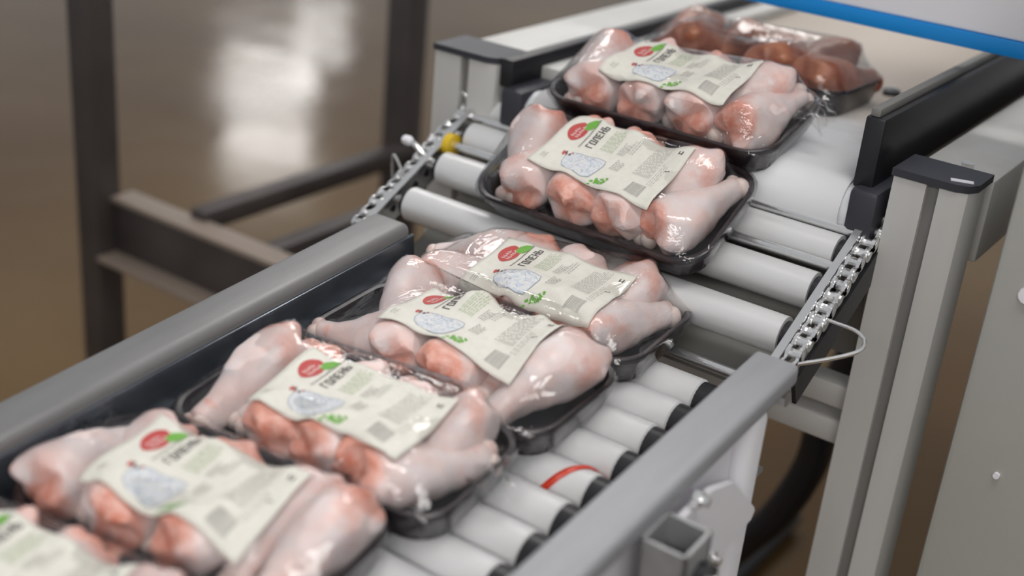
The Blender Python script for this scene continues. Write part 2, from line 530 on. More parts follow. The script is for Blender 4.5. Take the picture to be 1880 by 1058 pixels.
# perforated side strips and chains on both sides
for side, xs in ((1, 0.430), (-1, -0.036)):
    st = MB().span((xs - 0.0015, -0.045, -0.036), (xs + 0.0015, 0.205, -0.006)).build('side_strip', M['chrome'], ic)
    MB().span((xs - 0.006 if side > 0 else xs - 0.0015, -0.045, -0.0065), (xs + 0.0015 if side > 0 else xs + 0.006, 0.205, -0.0035)).build('strip_lip', M['chrome'], st)
    for k in range(12):
        MB().cyl((xs + 0.0013, -0.032 + k * 0.020, -0.021), (xs + 0.0026, -0.032 + k * 0.020, -0.021), 0.0042, 12).build('slot', M['black'], st)
    ch = empty('chain', (xs + 0.009 * side, 0, -0.012))
    ch.parent = ic
    lm = MB()
    for dx in (-0.0032, 0.0032):
        for e in (-0.0048, 0.0048):
            lm.cyl((dx - 0.0008, e, 0), (dx + 0.0008, e, 0), 0.0052, 12)
        lm.span((dx - 0.0008, -0.0048, -0.0036), (dx + 0.0008, 0.0048, 0.0036))
    for e in (-0.0048, 0.0048):
        lm.cyl((-0.0045, e, 0), (0.0045, e, 0), 0.0028, 8)
    link_me = lm.mesh('chain_link', M['chrome'])
    for k in range(17):
        place('chain_link', link_me, ch, (0.0010 * (k % 2), -0.044 + 0.0153 * k, 0.002 * math.sin(k * 0.9)), (0.12 * math.sin(k * 1.7), 0, 0), (1.7, 1.5, 1.35))
    MB().span((xs + 0.016 * side - 0.002, -0.04, -0.055), (xs + 0.016 * side + 0.002, 0.20, -0.024)).build('chain_guard', M['black'], ic)
# hooks on the left roller ends
for (s, kx, h) in ((0.060, -0.030, 0.004), (0.154, -0.030, 0.004), (0.176, -0.030, 0.002)):
    MB().tube(bend([(kx + 0.014, s - 0.004, -0.012), (kx - 0.008, s - 0.002, -0.006), (kx - 0.022, s + 0.002, h - 0.003), (kx - 0.033, s + 0.003, h)]), 0.0034, 8).build('hook', M['chrome'], ic)
    MB().box((kx - 0.034, s + 0.003, h), (0.014, 0.010, 0.010), None, 0.004, 2).build('hook_end', M['white'], ic)
MB().cyl((-0.030, 0.088, -0.010), (-0.021, 0.088, -0.010), 0.0125, 20).build('yellow_clip', M['yellow'], ic)['label'] = 'yellow plastic clip'
# wire loop sticking out on the right
wl = bend([(0.4265, 0.0277, -0.010), (0.4532, 0.0265, -0.010), (0.474, 0.0255, -0.010), (0.4865, 0.0180, -0.010), (0.4865, 0.0045, -0.010), (0.4672, -0.0142, -0.010), (0.437, -0.0368, -0.010)], 8)
MB().tube(wl, 0.0019, 8).build('wire_loop', M['chrome'], ic)
wl = bend([(-0.040, 0.022, -0.004), (-0.060, 0.034, 0.008), (-0.066, 0.028, -0.02), (-0.050, 0.004, -0.05)], 8)
MB().tube(wl, 0.0018, 8).build('wire_loop', M['steel_dull'], ic)
MB().span((-0.02, -0.03, -0.075), (0.425, 0.19, -0.070)).build('drip_pan', M['pan'], ic)

# ------------------------------------------------------------------ belt conveyor with posts
bc = empty('belt_conveyor', (0.216, 0.25, FLOOR_Z), None,
           'aluminium framed belt conveyor with dark post caps feeding the incline from behind', 'conveyor')
BO = Vector((-0.216, -0.25, -FLOOR_Z))
def bpart(mb, name, m, parent=None, smooth=True):
    bmesh.ops.translate(mb.bm, vec=BO, verts=mb.bm.verts[:])
    return mb.build(name, m, parent or bc, smooth)
BZ = 0.093
# belt around the drum
DR = 0.028
DY, DZ = 0.222, BZ - DR - 0.001
mb = MB()
path = [(1.6, BZ)]
for k in range(0, 40):
    path.append((1.55 - k * (1.55 - DY) / 39, BZ))
for k in range(1, 17):
    a = math.pi / 2 + math.pi * k / 16
    path.append((DY + (DR + 0.001) * math.cos(a), DZ + (DR + 0.001) * math.sin(a)))
path.append((1.6, DZ - DR - 0.001))
A = [mb.bm.verts.new((0.045, y, z)) for y, z in path]
B = [mb.bm.verts.new((0.405, y, z)) for y, z in path]
for i in range(len(path) - 1):
    mb.bm.faces.new((A[i], A[i + 1], B[i + 1], B[i]))
belt = bpart(mb, 'belt', M['belt'])
so = belt.modifiers.new('thick', 'SOLIDIFY'); so.thickness = 0.002; so.offset = 1
mb = MB().cyl((0.035, DY, DZ), (0.412, DY, DZ), DR - 0.001, 32)
dr = bpart(mb, 'end_drum', M['drum'])
for (a, b) in ((0.006, 0.036), (0.411, 0.440)):
    bpart(MB().span((a, DY - 0.030, DZ - 0.030), (b, DY + 0.06, DZ + 0.030), 0.006), 'bearing_housing', M['cap'])
# posts: extrusion with a slot on the front face
def post(xa, xb, sx, zt):
    y0, y1 = 0.200, 0.245
    g0, g1 = sx - 0.006, sx + 0.006
    p = [(xa, y0), (g0, y0), (g0, y0 + 0.007), (g1, y0 + 0.007), (g1, y0), (xb - 0.012, y0), (xb - 0.004, y0 + 0.004),
         (xb, y0 + 0.014), (xb, y1), (xa, y1)]
    o = bpart(MB().prism(p, 'z', FLOOR_Z, zt), 'post', M['post'])
    bpart(MB().span((g0, y0 + 0.006, FLOOR_Z + 0.02), (g1, y0 + 0.0075, zt - 0.002)), 'slot', M['groove'], o)
    c = MB().prism([(xa - 0.002, y0 - 0.002), (xb - 0.014, y0 - 0.002), (xb - 0.004, y0 + 0.003), (xb + 0.002, y0 + 0.014),
                    (xb + 0.002, y1 + 0.012), (xa - 0.002, y1 + 0.012)], 'z', zt, zt + 0.007)
    c = bpart(c, 'post_cap', M['cap'], o)
    return o
post(0.447, 0.519, 0.484, 0.1135)
post(-0.092, -0.006, -0.050, 0.1135)
bpart(MB().box((0.505, 0.212, 0.1208), (0.020, 0.006, 0.0012), Matrix.Rotation(0.35, 4, 'Z')), 'sticker', M['white'])
# side beams, black guides
for (xa, xb, ga, gb) in ((0.449, 0.522, 0.408, 0.428), (-0.094, -0.008, -0.006, 0.012)):
    bpart(MB().span((xa, 0.262, 0.03), (xb, 1.6, 0.1125), 0.003), 'side_beam', M['post'])
    g = bpart(MB().span((ga, 0.205, 0.090), (gb, 1.6, 0.160 if xa > 0 else 0.122), 0.003), 'guide_rail', M['black'])
    if xa > 0:
        bpart(MB().span((ga + 0.003, 0.207, 0.1595), (ga + 0.013, 1.6, 0.168), 0.002), 'guide_strip', M['groove'], g)
bpart(MB().span((0.0125, 0.26, 0.085), (0.043, 1.6, 0.108), 0.002), 'inner_plate', M['post'])
bpart(MB().cyl((0.488, 0.285, 0.112), (0.488, 0.285, 0.117), 0.006, 12), 'screw', M['chrome'])
# cross beams between the posts, low down
for (z0, z1, y) in ((-0.145, -0.118, 0.215), (-0.185, -0.158, 0.215)):
    bpart(MB().span((-0.008, y, z0), (0.449, y + 0.03, z1), 0.004), 'cross_beam', M['post'])
bpart(MB().span((0.02, 0.25, -0.10), (0.43, 0.256, 0.028)), 'apron_plate', M['pan'])
bpart(MB().box((0.318, 0.545, BZ + 0.004), (0.020, 0.016, 0.008), Matrix.Rotation(0.4, 4, 'Z'), 0.002), 'belt_clip', M['black'])
for (dx, dy) in ((-0.02, 0.006), (-0.004, 0.016), (0.022, 0.004)):
    bpart(MB().cyl((0.318 + dx, 0.545 + dy, BZ), (0.318 + dx, 0.545 + dy, BZ + 0.007), 0.004, 10), 'belt_rivet', M['chrome'])

# grey sheet cabinet on the right
gc = empty('control_cabinet', (0.70, 0.30, FLOOR_Z), None, 'plain grey sheet metal cabinet at the right edge beside the slotted post', 'cabinet')
MB().span((-0.137, -0.14, 0.0), (0.30, 0.11, 1.45), 0.006).build('body', M['cab'], gc)
for (x, z, r) in ((-0.105, 0.955, 0.008), (-0.09, 0.78, 0.003)):
    MB().cyl((x, -0.143, z), (x, -0.1395, z), r, 12).build('paint_chip', M['white'], gc)

# machine housing with the blue stripe over the belt
mh = empty('machine_housing', (0.45, 0.42, 0.1935), None, 'white machine cover panel with a blue bottom stripe spanning the belt', 'machine')
MB().span((-0.50, 0, 0.0165), (0.45, 0.035, 0.42), 0.004).build('hood', M['panel_white'], mh)
MB().span((-0.501, -0.0015, 0.0), (0.451, 0.0365, 0.0165), 0.001).build('stripe', M['blue'], mh)['label'] = 'blue bottom stripe'
for x in (0.435,):
    MB().span((x - 0.015, 0.003, -1.0935), (x + 0.015, 0.033, 0.001)).build('leg', M['steel_dull'], mh)

# hoses and cables
def hose(pts, r, label):
    o = MB().tube(bend(pts, 8), r, 12).build('hose', M['black'])
    return tag(o, label, 'hose')
hose([(0.36, 0.50, -0.20), (0.336, 0.50, -0.30), (0.331, 0.50, -0.386), (0.302, 0.50, -0.476), (0.265, 0.50, -0.54), (0.20, 0.50, -0.65), (0.15, 0.55, -0.77), (0.12, 0.75, -0.872), (0.12, 1.1, -0.873)], 0.022,
     'thick black hose hanging behind the pale conveyor leg')
hose([(0.56, 0.70, 0.05), (0.515, 0.72, -0.10), (0.50, 0.70, -0.24), (0.512, 0.70, -0.40), (0.505, 0.70, -0.60), (0.49, 0.8, -0.80), (0.47, 1.0, -0.876), (0.45, 1.4, -0.876)], 0.022,
     'dark cable hanging between the slotted post and the grey cabinet')

# dark steel frame in the left background
fr = empty('steel_frame', (-0.76, 0.25, FLOOR_Z), None, 'dark painted steel support frame standing on the brown floor', 'frame')
FO = Vector((0.76, -0.25, -FLOOR_Z))
def fpart(a, b, name, m=None, bev=0.004):
    mb = MB().span(a, b, bev)
    bmesh.ops.translate(mb.bm, vec=FO, verts=mb.bm.verts[:])
    return mb.build(name, m or M['frame'], fr)
FT = 0.10
fpart((-0.790, 0.228, FLOOR_Z), (-0.742, 0.276, 0.6), 'leg')
fpart((-0.640, 0.765, FLOOR_Z), (-0.588, 0.815, FT), 'leg')
fpart((-0.40, 0.228, FLOOR_Z), (-0.352, 0.276, -0.28), 'leg')
b1 = fpart((-0.742, 0.262, -0.362), (-0.30, 0.290, -0.273), 'cross_beam')
mb = MB().span((-0.742, 0.225, -0.366), (-0.30, 0.262, -0.358), 0.001)
bmesh.ops.translate(mb.bm, vec=FO, verts=mb.bm.verts[:])
mb.build('flange', M['lip'], b1)
mb = MB().span((-0.742, 0.255, -0.275), (-0.30, 0.298, -0.267), 0.001)
bmesh.ops.translate(mb.bm, vec=FO, verts=mb.bm.verts[:])
mb.build('flange', M['lip'], b1)
fpart((-0.604, 0.290, -0.285), (-0.572, 0.770, -0.253), 'side_bar')
fpart((-0.462, 0.290, -0.300), (-0.430, 0.770, -0.268), 'side_bar')
fpart((-0.588, 0.775, -0.300), (-0.30, 0.805, -0.270), 'side_bar')
fpart((-0.80, 0.755, FT), (-0.30, 0.825, FT + 0.05), 'top_rail')
fpart((-0.645, 0.825, FT), (-0.575, 1.6, FT + 0.05), 'top_rail')

# ------------------------------------------------------------------ chicken packs
TA, TB, TH = 0.1325, 0.0685, 0.030     # rim half length, half depth, height
def rrect(a, b, r, n=6):
    pts = []
    for cx, cy, a0 in ((a - r, b - r, 0), (-a + r, b - r, 90), (-a + r, -b + r, 180), (a - r, -b + r, 270)):
        for k in range(n + 1):
            t = math.radians(a0 + 90 * k / n)
            pts.append((cx + r * math.cos(t), cy + r * math.sin(t)))
    return pts

def tray_mesh():
    mb = MB()
    prof = [(0.011, 0.0, 0.024), (0.0085, 0.0015, 0.026), (0.0015, TH - 0.003, 0.031), (0.0, TH - 0.002, 0.032), (0.0, TH, 0.032),
            (0.0012, TH + 0.0008, 0.0315), (0.0045, TH, 0.030), (0.0055, TH - 0.003, 0.029), (0.0105, 0.0042, 0.024), (0.0135, 0.003, 0.022)]
    rings = []
    for inset, z, r in prof:
        rings.append([mb.bm.verts.new((x, y, z)) for x, y in rrect(TA - inset, TB - inset, r)])
    n = len(rings[0])
    for a, b in zip(rings[:-1], rings[1:]):
        for k in range(n):
            mb.bm.faces.new((a[k], a[(k + 1) % n], b[(k + 1) % n], b[k]))
    mb.bm.faces.new(rings[0][::-1]); mb.bm.faces.new(rings[-1])
    return mb.mesh('tray', M['tray'])
TRAY = tray_mesh()

def drum_mesh(seed, dark=False):
    """drumstick lying along +y towards the thick end; knuckle at -y"""
    rnd = random.Random(seed)
    NA, NT = 22, 26
    L = 0.103
    prof = [(0.0, 0.0115), (0.07, 0.0125), (0.18, 0.0130), (0.32, 0.0165), (0.48, 0.0222), (0.63, 0.0262), (0.76, 0.0275), (0.87, 0.0272), (0.945, 0.0248), (0.985, 0.0205), (1.0, 0.0130)]
    def rad(t):
        for (a, ra), (b, rb) in zip(prof[:-1], prof[1:]):
            if t <= b:
                u = (t - a) / (b - a); u = u * u * (3 - 2 * u) if b < 0.9 else u
                return ra + (rb - ra) * u
        return prof[-1][1]
    ph = [rnd.uniform(0, 6.28) for _ in range(8)]
    side = rnd.uniform(0.5, 1.3) * rnd.choice((-1, 1))
    mb = MB()
    meat = []
    rings = []
    for i in range(NT + 1):
        t = (i / NT) ** 0.9 if i < NT else 1.0
        t = 1 - (1 - i / NT) ** 1.25
        r = rad(t)
        y = (t - 0.5) * L
        bx = 0.006 * math.sin(t * 3.0 + ph[0]) * (1 - t)
        ring = []
        for k in range(NA):
            a = 2 * math.pi * k / NA
            wob = 1 + 0.075 * math.sin(2 * a + ph[1] + 3 * t) + 0.06 * math.sin(3 * a + ph[2] - 6 * t) + 0.045 * math.sin(5 * a + 11 * t + ph[3]) * t + 0.03 * math.sin(7 * a - 19 * t + ph[7]) * t * t + rnd.uniform(-0.012, 0.012) * (0.4 + t)
            x = bx + r * wob * math.cos(a) * 1.03
            z = r * wob * math.sin(a) * 0.97
            if t > 0.93:
                y2 = y - 0.0055 * math.sin(2 * a + ph[4]) * (t - 0.93) / 0.07 - 0.003 * math.sin(5 * a + ph[6]) + rnd.uniform(-0.0012, 0.0012)
            else:
                y2 = y
            ring.append(mb.bm.verts.new((x, y2, z)))
            # muscle shows at the thick end and on a patch of the flank
            m = max(0.0, (t - 0.79) * 3.3 + 0.25 * math.sin(a + ph[5]))
            d = math.atan2(math.sin(a - (math.pi / 2 + side)), math.cos(a - (math.pi / 2 + side)))
            m = max(m, 0.52 * math.exp(-(d / 0.75) ** 2) * math.exp(-((t - 0.72) / 0.26) ** 2))
            m = max(m, 0.55 * math.exp(-((t - 0.13) / 0.05) ** 2) * (0.6 + 0.4 * math.sin(a * 2 + ph[6])))
            meat.append(min(1.0, m))
        rings.append(ring)
    for a, b in zip(rings[:-1], rings[1:]):
        for k in range(NA):
            mb.bm.faces.new((a[k], a[(k + 1) % NA], b[(k + 1) % NA], b[k]))
    mb.bm.faces.new(rings[0][::-1]); mb.bm.faces.new(rings[-1])
    me = mb.mesh('drumstick', M['dark_flesh'] if dark else M['flesh'])
    for p in me.polygons:
        p.use_smooth = True
    at = me.attributes.new('meat', 'FLOAT', 'POINT')
    at.data.foreach_set('value', meat)
    # knuckle: two condyles
    kb = MB()
    for sx in (-1, 1):
        mtx = Matrix.Translation((sx * 0.0058 + 0.006 * math.sin(ph[0]), -L / 2 - 0.0005, 0.001 * sx)) @ Matrix.Diagonal((0.0085, 0.0080, 0.0105, 1))
        bmesh.ops.create_uvsphere(kb.bm, u_segments=12, v_segments=8, radius=1, matrix=mtx)
    kme = kb.mesh('knuckle', M['dark_flesh'] if dark else M['knuckle'])
    return me, kme
DR_ME = [drum_mesh(s) for s in (3, 11, 21, 35, 48, 52)]
DR_DARK = [drum_mesh(s, True) for s in (5, 17)]

# ---- label artwork in label units (metres; u to the right, v away from camera), label 0.143 x 0.087
LW, LD = 0.143, 0.084
def q(u0, v0, u1, v1): return [(u0, v0), (u1, v0), (u1, v1), (u0, v1)]
def ellipse(cu, cv, ru, rv, rot=0, n=20):
    return [(cu + ru * math.cos(a) * math.cos(rot) - rv * math.sin(a) * math.sin(rot),
             cv + ru * math.cos(a) * math.sin(rot) + rv * math.sin(a) * math.cos(rot)) for a in (2 * math.pi * k / n for k in range(n))]
def stroke(p, r_, wd):
    (x0, y0), (x1, y1) = p, r_
    dx, dy = x1 - x0, y1 - y0
    l = math.hypot(dx, dy) or 1
    nx, ny = -dy / l * wd / 2, dx / l * wd / 2
    return [(x0 + nx, y0 + ny), (x1 + nx, y1 + ny), (x1 - nx, y1 - ny), (x0 - nx, y0 - ny)]
def rotp(u, v, s, ox, oy):
    """text frame (x along the writing, y up) -> label: writing runs away from the viewer (+v), letters' up is -u"""
    return (ox - v * s, oy + u * s)
GLYPH = {  # strokes in a 0.6 x 1 cell
    'Г': [((0.08, 0), (0.08, 1)), ((0.0, 0.93), (0.52, 0.93))],
    'О': [((0.08, 0), (0.08, 1)), ((0.48, 0), (0.48, 1)), ((0.05, 0.07), (0.5, 0.07)), ((0.05, 0.93), (0.5, 0.93))],
    'Л': [((0.04, 0.0), (0.17, 0.97)), ((0.12, 0.93), (0.54, 0.93)), ((0.48, 0), (0.48, 1))],
    'Е': [((0.08, 0), (0.08, 1)), ((0.05, 0.07), (0.52, 0.07)), ((0.05, 0.5), (0.45, 0.5)), ((0.05, 0.93), (0.52, 0.93))],
    'Н': [((0.08, 0), (0.08, 1)), ((0.48, 0), (0.48, 1)), ((0.05, 0.5), (0.5, 0.5))],
    'Ь': [((0.08, 0), (0.08, 1)), ((0.05, 0.07), (0.48, 0.07)), ((0.05, 0.52), (0.48, 0.52)), ((0.46, 0.03), (0.46, 0.56))],
}
def art():
    A = {}
    rnd = random.Random(5)
    # red heart shaped badge, leaf on its back right shoulder
    cu, cv = 0.0170, 0.0600
    hp = []
    for k in range(28):
        a = 2 * math.pi * k / 28
        x = 0.0105 * math.cos(a) * (1 + 0.10 * math.sin(a))
        y = 0.0135 * math.sin(a) * (1 - 0.12 * abs(math.cos(a)))
        hp.append((cu + x * 0.95 - y * 0.12, cv + y + 0.15 * x))
    A['logo_badge'] = ('ink_red', [hp], 1)
    A['logo_leaf'] = ('ink_green', [[(0.0215, 0.0655), (0.025, 0.0645), (0.0295, 0.068), (0.0320, 0.074), (0.0305, 0.0805), (0.025, 0.079), (0.0205, 0.074), (0.0200, 0.069)]], 2)
    s = []
    for row, (uu, n) in enumerate(((0.0155, 4), (0.0205, 5))):
        for i in range(n):
            v0 = 0.0525 + i * 0.0034
            s.append(stroke((uu - 0.0018, v0), (uu + 0.0018, v0 + 0.0008), 0.0008))
            s.append(stroke((uu + (0.0016 if i % 2 else -0.0016), v0), (uu + (0.0004 if i % 2 else 0.0012), v0 + 0.0030), 0.0008))
    A['logo_lettering'] = ('ink_white', s, 2)
    # product name
    s = []
    H = 0.0086
    ox, oy = 0.0450, 0.0455
    for ch in 'ГОЛЕНЬ':
        for p, r_ in GLYPH[ch]:
            st = stroke(p, r_, 0.15)
            s.append([rotp(x * 0.60 / 0.6, y, H, ox, oy) for x, y in st])
        oy += 0.66 * H
    oy = 0.0
    A['product_name'] = ('ink_black', s, 1)
    # one thin line of small capitals beside it
    s = []
    v = 0.042
    while v < 0.0805:
        wv = rnd.uniform(0.0010, 0.0016)
        s.append(q(0.0305, v, 0.0305 + 0.0020, v + wv * 0.55))
        if rnd.random() < 0.6:
            s.append(q(0.0305, v, 0.0310, v + wv))
        v += wv + 0.0006
    A['subtitle'] = ('ink_black', s, 1)
    # sketch of a hen
    body = [(0.029, 0.026), (0.033, 0.0315), (0.040, 0.0335), (0.052, 0.0335), (0.062, 0.0360), (0.070, 0.0355), (0.0725, 0.029), (0.0715, 0.018), (0.069, 0.008), (0.062, 0.0045), (0.052, 0.006), (0.042, 0.007), (0.035, 0.010), (0.031, 0.016)]
    A['hen_drawing'] = ('ink_blue', [body], 1)
    s = []
    for a, b in zip(body, body[1:] + body[:1]):
        if rnd.random() < 0.75:
            s.append(stroke(a, b, 0.0006))
    for i in range(46):
        x = rnd.uniform(0.038, 0.067); y = rnd.uniform(0.011, 0.034)
        s.append(stroke((x, y), (x + rnd.uniform(-0.003, 0.003), y + rnd.uniform(-0.003, 0.002)), 0.0004))
    A['hen_outline'] = ('ink_line', s, 2)
    s = [ellipse(0.0245, 0.0275, 0.0017, 0.0036, 0.3, 10), ellipse(0.0285, 0.0262, 0.0013, 0.0016, 0, 8), ellipse(0.0335, 0.0305, 0.0011, 0.0018, 0.5, 8)]
    A['hen_comb'] = ('ink_red', s, 2)
    s = [ellipse(0.0268, 0.0292, 0.0012, 0.0022, 0.2, 8), ellipse(0.0322, 0.0270, 0.0012, 0.0020, 0, 8)]
    A['hen_face'] = ('ink_black', s, 3)
    # herbs
    s = []
    for i in range(26):
        u = 0.0735 + rnd.uniform(0, 0.0150); v = 0.0035 + (u - 0.0735) * 0.45 + rnd.uniform(-0.0028, 0.0045)
        s.append(ellipse(u, v, rnd.uniform(0.0012, 0.0023), rnd.uniform(0.0006, 0.0012), rnd.uniform(0, 3.1), 7))
    A['herb_print'] = ('ink_green', s, 1)
    # text blocks: writing runs away from the viewer
    def block(u0, u1, v0, v1, pitch, th, dash, ragged=0.0):
        out = []
        u = u0
        while u < u1:
            v = v0
            end = v1 - rnd.uniform(0, ragged)
            while v < end:
                l = rnd.uniform(0.4, 1.6) * dash
                out.append(q(u, v, u + th, min(v + l, end)))
                v += l + dash * 0.35
            u += pitch
        return out
    A['recipe_print'] = ('ink_sage', block(0.0530, 0.0680, 0.0480, 0.0810, 0.0022, 0.0010, 0.004, 0.006), 1)
    A['weight_print'] = ('ink_grey', block(0.0725, 0.0790, 0.0500, 0.0680, 0.0020, 0.0009, 0.003, 0.004)
                         + block(0.0790, 0.0880, 0.0280, 0.0440, 0.0022, 0.0010, 0.003, 0.004)
                         + block(0.0800, 0.0860, 0.0560, 0.0780, 0.0026, 0.0009, 0.003, 0.005), 1)
    A['corner_print'] = ('ink_grey', block(0.0070, 0.0130, 0.0110, 0.0200, 0.0022, 0.0008, 0.002, 0.002), 1)
    A['small_print'] = ('ink_grey', block(0.1030, 0.1220, 0.0330, 0.0800, 0.0018, 0.0006, 0.005, 0.010)
                        + block(0.1250, 0.1310, 0.0250, 0.0620, 0.0024, 0.0006, 0.004, 0.010), 1)
    s = []
    v = 0.0070
    u_ = 0.1115
    while u_ < 0.1275:
        wd = rnd.choice((0.0005, 0.0008, 0.0012))
        s.append(q(u_, 0.0070, u_ + wd, 0.0230))
        u_ += wd + rnd.choice((0.0005, 0.0008))
    A['barcode'] = ('ink_grey', s, 1)
    A['date_stamp'] = ('ink_black', [q(0.1310, 0.0700, 0.1322, 0.0745), q(0.1345, 0.0700, 0.1357, 0.0745), q(0.1310, 0.0708, 0.1357, 0.0716),
                                     q(0.1305, 0.0480, 0.1330, 0.0490), q(0.1330, 0.0490, 0.1350, 0.0500)], 1)
    return A
ART = art()

GX, GY = 112, 62
gxs = np.linspace(-TA, TA, GX); gys = np.linspace(-TB, TB, GY)
def inside_rim(x, y, inset=0.002):
    a, b, r = TA - inset, TB - inset, 0.030
    dx = max(abs(x) - (a - r), 0); dy = max(abs(y) - (b - r), 0)
    return abs(x) <= a and abs(y) <= b and dx * dx + dy * dy <= r * r
INSIDE = np.array([[inside_rim(x, y) for y in gys] for x in gxs])

def sample(H, x, y):
    fx = min(max((x + TA) / (2 * TA) * (GX - 1), 0), GX - 1.001)
    fy = min(max((y + TB) / (2 * TB) * (GY - 1), 0), GY - 1.001)
    i, j = int(fx), int(fy); u, v = fx - i, fy - j
    return float(H[i, j] * (1 - u) * (1 - v) + H[i + 1, j] * u * (1 - v) + H[i, j + 1] * (1 - u) * v + H[i + 1, j + 1] * u * v)

def poly_on(bm, pts, fn, lift):
    """map a small flat outline on to the curved label, splitting long ones"""
    vs = [bm.verts.new((u, v, 0)) for u, v in pts]
    return bm.faces.new(vs)

def pack(loc, rot, sticks, label, lab=(0.004, 0.0), lab_rot=0.0, dark=False, seed=0, art_on=True, tension=1.0, crumple=()):
    rnd = random.Random(seed)
    o = empty('chicken_pack', loc, rot, label, 'meat pack', 'film wrapped chicken packs on the line')
    place('tray', TRAY, o)
    polys_v, polys_f = [], []
    meshes = DR_DARK if dark else DR_ME
    for i, (x, y, ang, sc, var) in enumerate(sticks):
        me, kme = meshes[var % len(meshes)]
        z = 0.0045 + 0.0255 * sc
        z += rnd.uniform(0, 0.002)
        rz = math.radians(ang)
        # roll round the own axis for variety, knuckle end a little lower
        back = math.cos(rz) > 0.7
        tilt = 0.22 if back else 0.08
        mtx = Matrix.Rotation(rz, 4, 'Z') @ Matrix.Rotation(tilt, 4, 'X') @ Matrix.Rotation(rnd.uniform(-0.5, 0.5), 4, 'Y')
        e = mtx.to_euler()
        d = place('drumstick', me, o, (x, y, z), e, (sc, sc, sc))
        sb = d.modifiers.new('soft', 'SUBSURF')
        sb.levels = 1
        sb.render_levels = 1
        place('knuckle', kme, d)
        full = Matrix.Translation((x, y, z)) @ mtx @ Matrix.Scale(sc, 4)
        base = len(polys_v)
        polys_v += [full @ v.co for v in me.vertices]
        polys_f += [[base + k for k in p.vertices] for p in me.polygons]
        base = len(polys_v)
        polys_v += [full @ v.co for v in kme.vertices]
        polys_f += [[base + k for k in p.vertices] for p in kme.polygons]
    bvh = BVHTree.FromPolygons(polys_v, polys_f)
    OB = np.full((GX, GY), -1.0)
    for i, x in enumerate(gxs):
        for j, y in enumerate(gys):
            if INSIDE[i, j]:
                h = bvh.ray_cast(Vector((x, y, 0.2)), Vector((0, 0, -1)))
                if h[0] is not None:
                    OB[i, j] = h[0].z + 0.0012
    RIM = TH + 0.0016
    H = np.full((GX, GY), RIM)
    H[INSIDE] = np.maximum(OB[INSIDE], RIM)
    inn = INSIDE.copy(); inn[0, :] = inn[-1, :] = False; inn[:, 0] = inn[:, -1] = False
    for it in range(260):
        avg = H.copy()
        avg[1:-1, 1:-1] = 0.25 * (H[:-2, 1:-1] + H[2:, 1:-1] + H[1:-1, :-2] + H[1:-1, 2:])
        H = np.where(inn, np.maximum(OB, avg), H)
    S = H.copy()
    for it in range(14):
        S[1:-1, 1:-1] = 0.25 * (S[:-2, 1:-1] + S[2:, 1:-1] + S[1:-1, :-2] + S[1:-1, 2:])
    S = np.maximum(S, H)
    for it in range(3):
        S[1:-1, 1:-1] = 0.25 * (S[:-2, 1:-1] + S[2:, 1:-1] + S[1:-1, :-2] + S[1:-1, 2:])
    S = np.maximum(S, H)
    # film: polar sheet over the rim, then a skirt down the tray sides
    mb = MB()
    out = rrect(TA + 0.0006, TB + 0.0006, 0.0325, 10)
    n = len(out)
    rings = []
    K = 26
    for k in range(1, K + 1):
        rho = k / K
        ring = []
        for (x, y) in out:
            X_, Y_ = x * rho, y * rho
            ring.append(mb.bm.verts.new((X_, Y_, sample(H, X_, Y_) if k < K else RIM)))
        rings.append(ring)
    c = mb.bm.verts.new((0, 0, sample(H, 0, 0)))
    for i in range(n):
        mb.bm.faces.new((c, rings[0][i], rings[0][(i + 1) % n]))
    for (inset, z) in ((-0.0012, RIM - 0.004), (0.003, 0.016), (0.0085, 0.0008)):
        rr_ = rrect(TA - inset, TB - inset, 0.028, 10)
        ring = []
        for i, (x, y) in enumerate(rr_):
            wv = 1 + 0.010 * math.sin(i * 2.4 + z * 400) * (1 if z < RIM - 0.005 else 0.2)
            ring.append(mb.bm.verts.new((x * wv, y * (1 + (wv - 1) * 0.5), z)))
        rings.append(ring)
    for a, b in zip(rings[:-1], rings[1:]):
        for i in range(n):
            mb.bm.faces.new((a[i], a[(i + 1) % n], b[(i + 1) % n], b[i]))
    fm = mb.build('film', M['film'], o)
    for p in fm.data.polygons:
        p.use_smooth = True
    # gathered film at the tray ends
    for (sx, cy, ln) in crumple:
        mb = MB()
        rows = []
        for i in range(15):
            v = cy + (i / 14 - 0.5) * ln
            row = []
            for j in range(6):
                t = j / 5
                xx = sx * (TA - 0.012 + 0.030 * t + rnd.uniform(-0.003, 0.003))
                zz = TH + 0.010 * math.sin(t * 2.6) + rnd.uniform(-0.0045, 0.0045) - 0.016 * t * t
                row.append(mb.bm.verts.new((xx, v + rnd.uniform(-0.003, 0.003), zz)))
            rows.append(row)
        for a, b in zip(rows[:-1], rows[1:]):
            for j in range(5):
                mb.bm.faces.new((a[j], a[j + 1], b[j + 1], b[j]))
        mb.build('film_gather', M['film'], fm, smooth=False)
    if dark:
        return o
    # label
    ca, sa = math.cos(lab_rot), math.sin(lab_rot)
    def on(u, v, lift):
        x = (u - LW / 2); y = (v - LD / 2)
        X_ = lab[0] + x * ca - y * sa; Y_ = lab[1] + x * sa + y * ca
        return (X_, Y_, sample(S, X_, Y_) + 0.0016 + lift)
    mb = MB()
    nu, nv = 34, 22
    g = [[mb.bm.verts.new(on(LW * i / nu, LD * j / nv, 0)) for j in range(nv + 1)] for i in range(nu + 1)]
    for i in range(nu):
        for j in range(nv):
            mb.bm.faces.new((g[i][j], g[i + 1][j], g[i + 1][j + 1], g[i][j + 1]))
    lb = mb.build('label', M['paper'], o)
    for p in lb.data.polygons:
        p.use_smooth = True
    so = lb.modifiers.new('thick', 'SOLIDIFY'); so.thickness = 0.0003; so.offset = -1
    if not art_on:
        return o
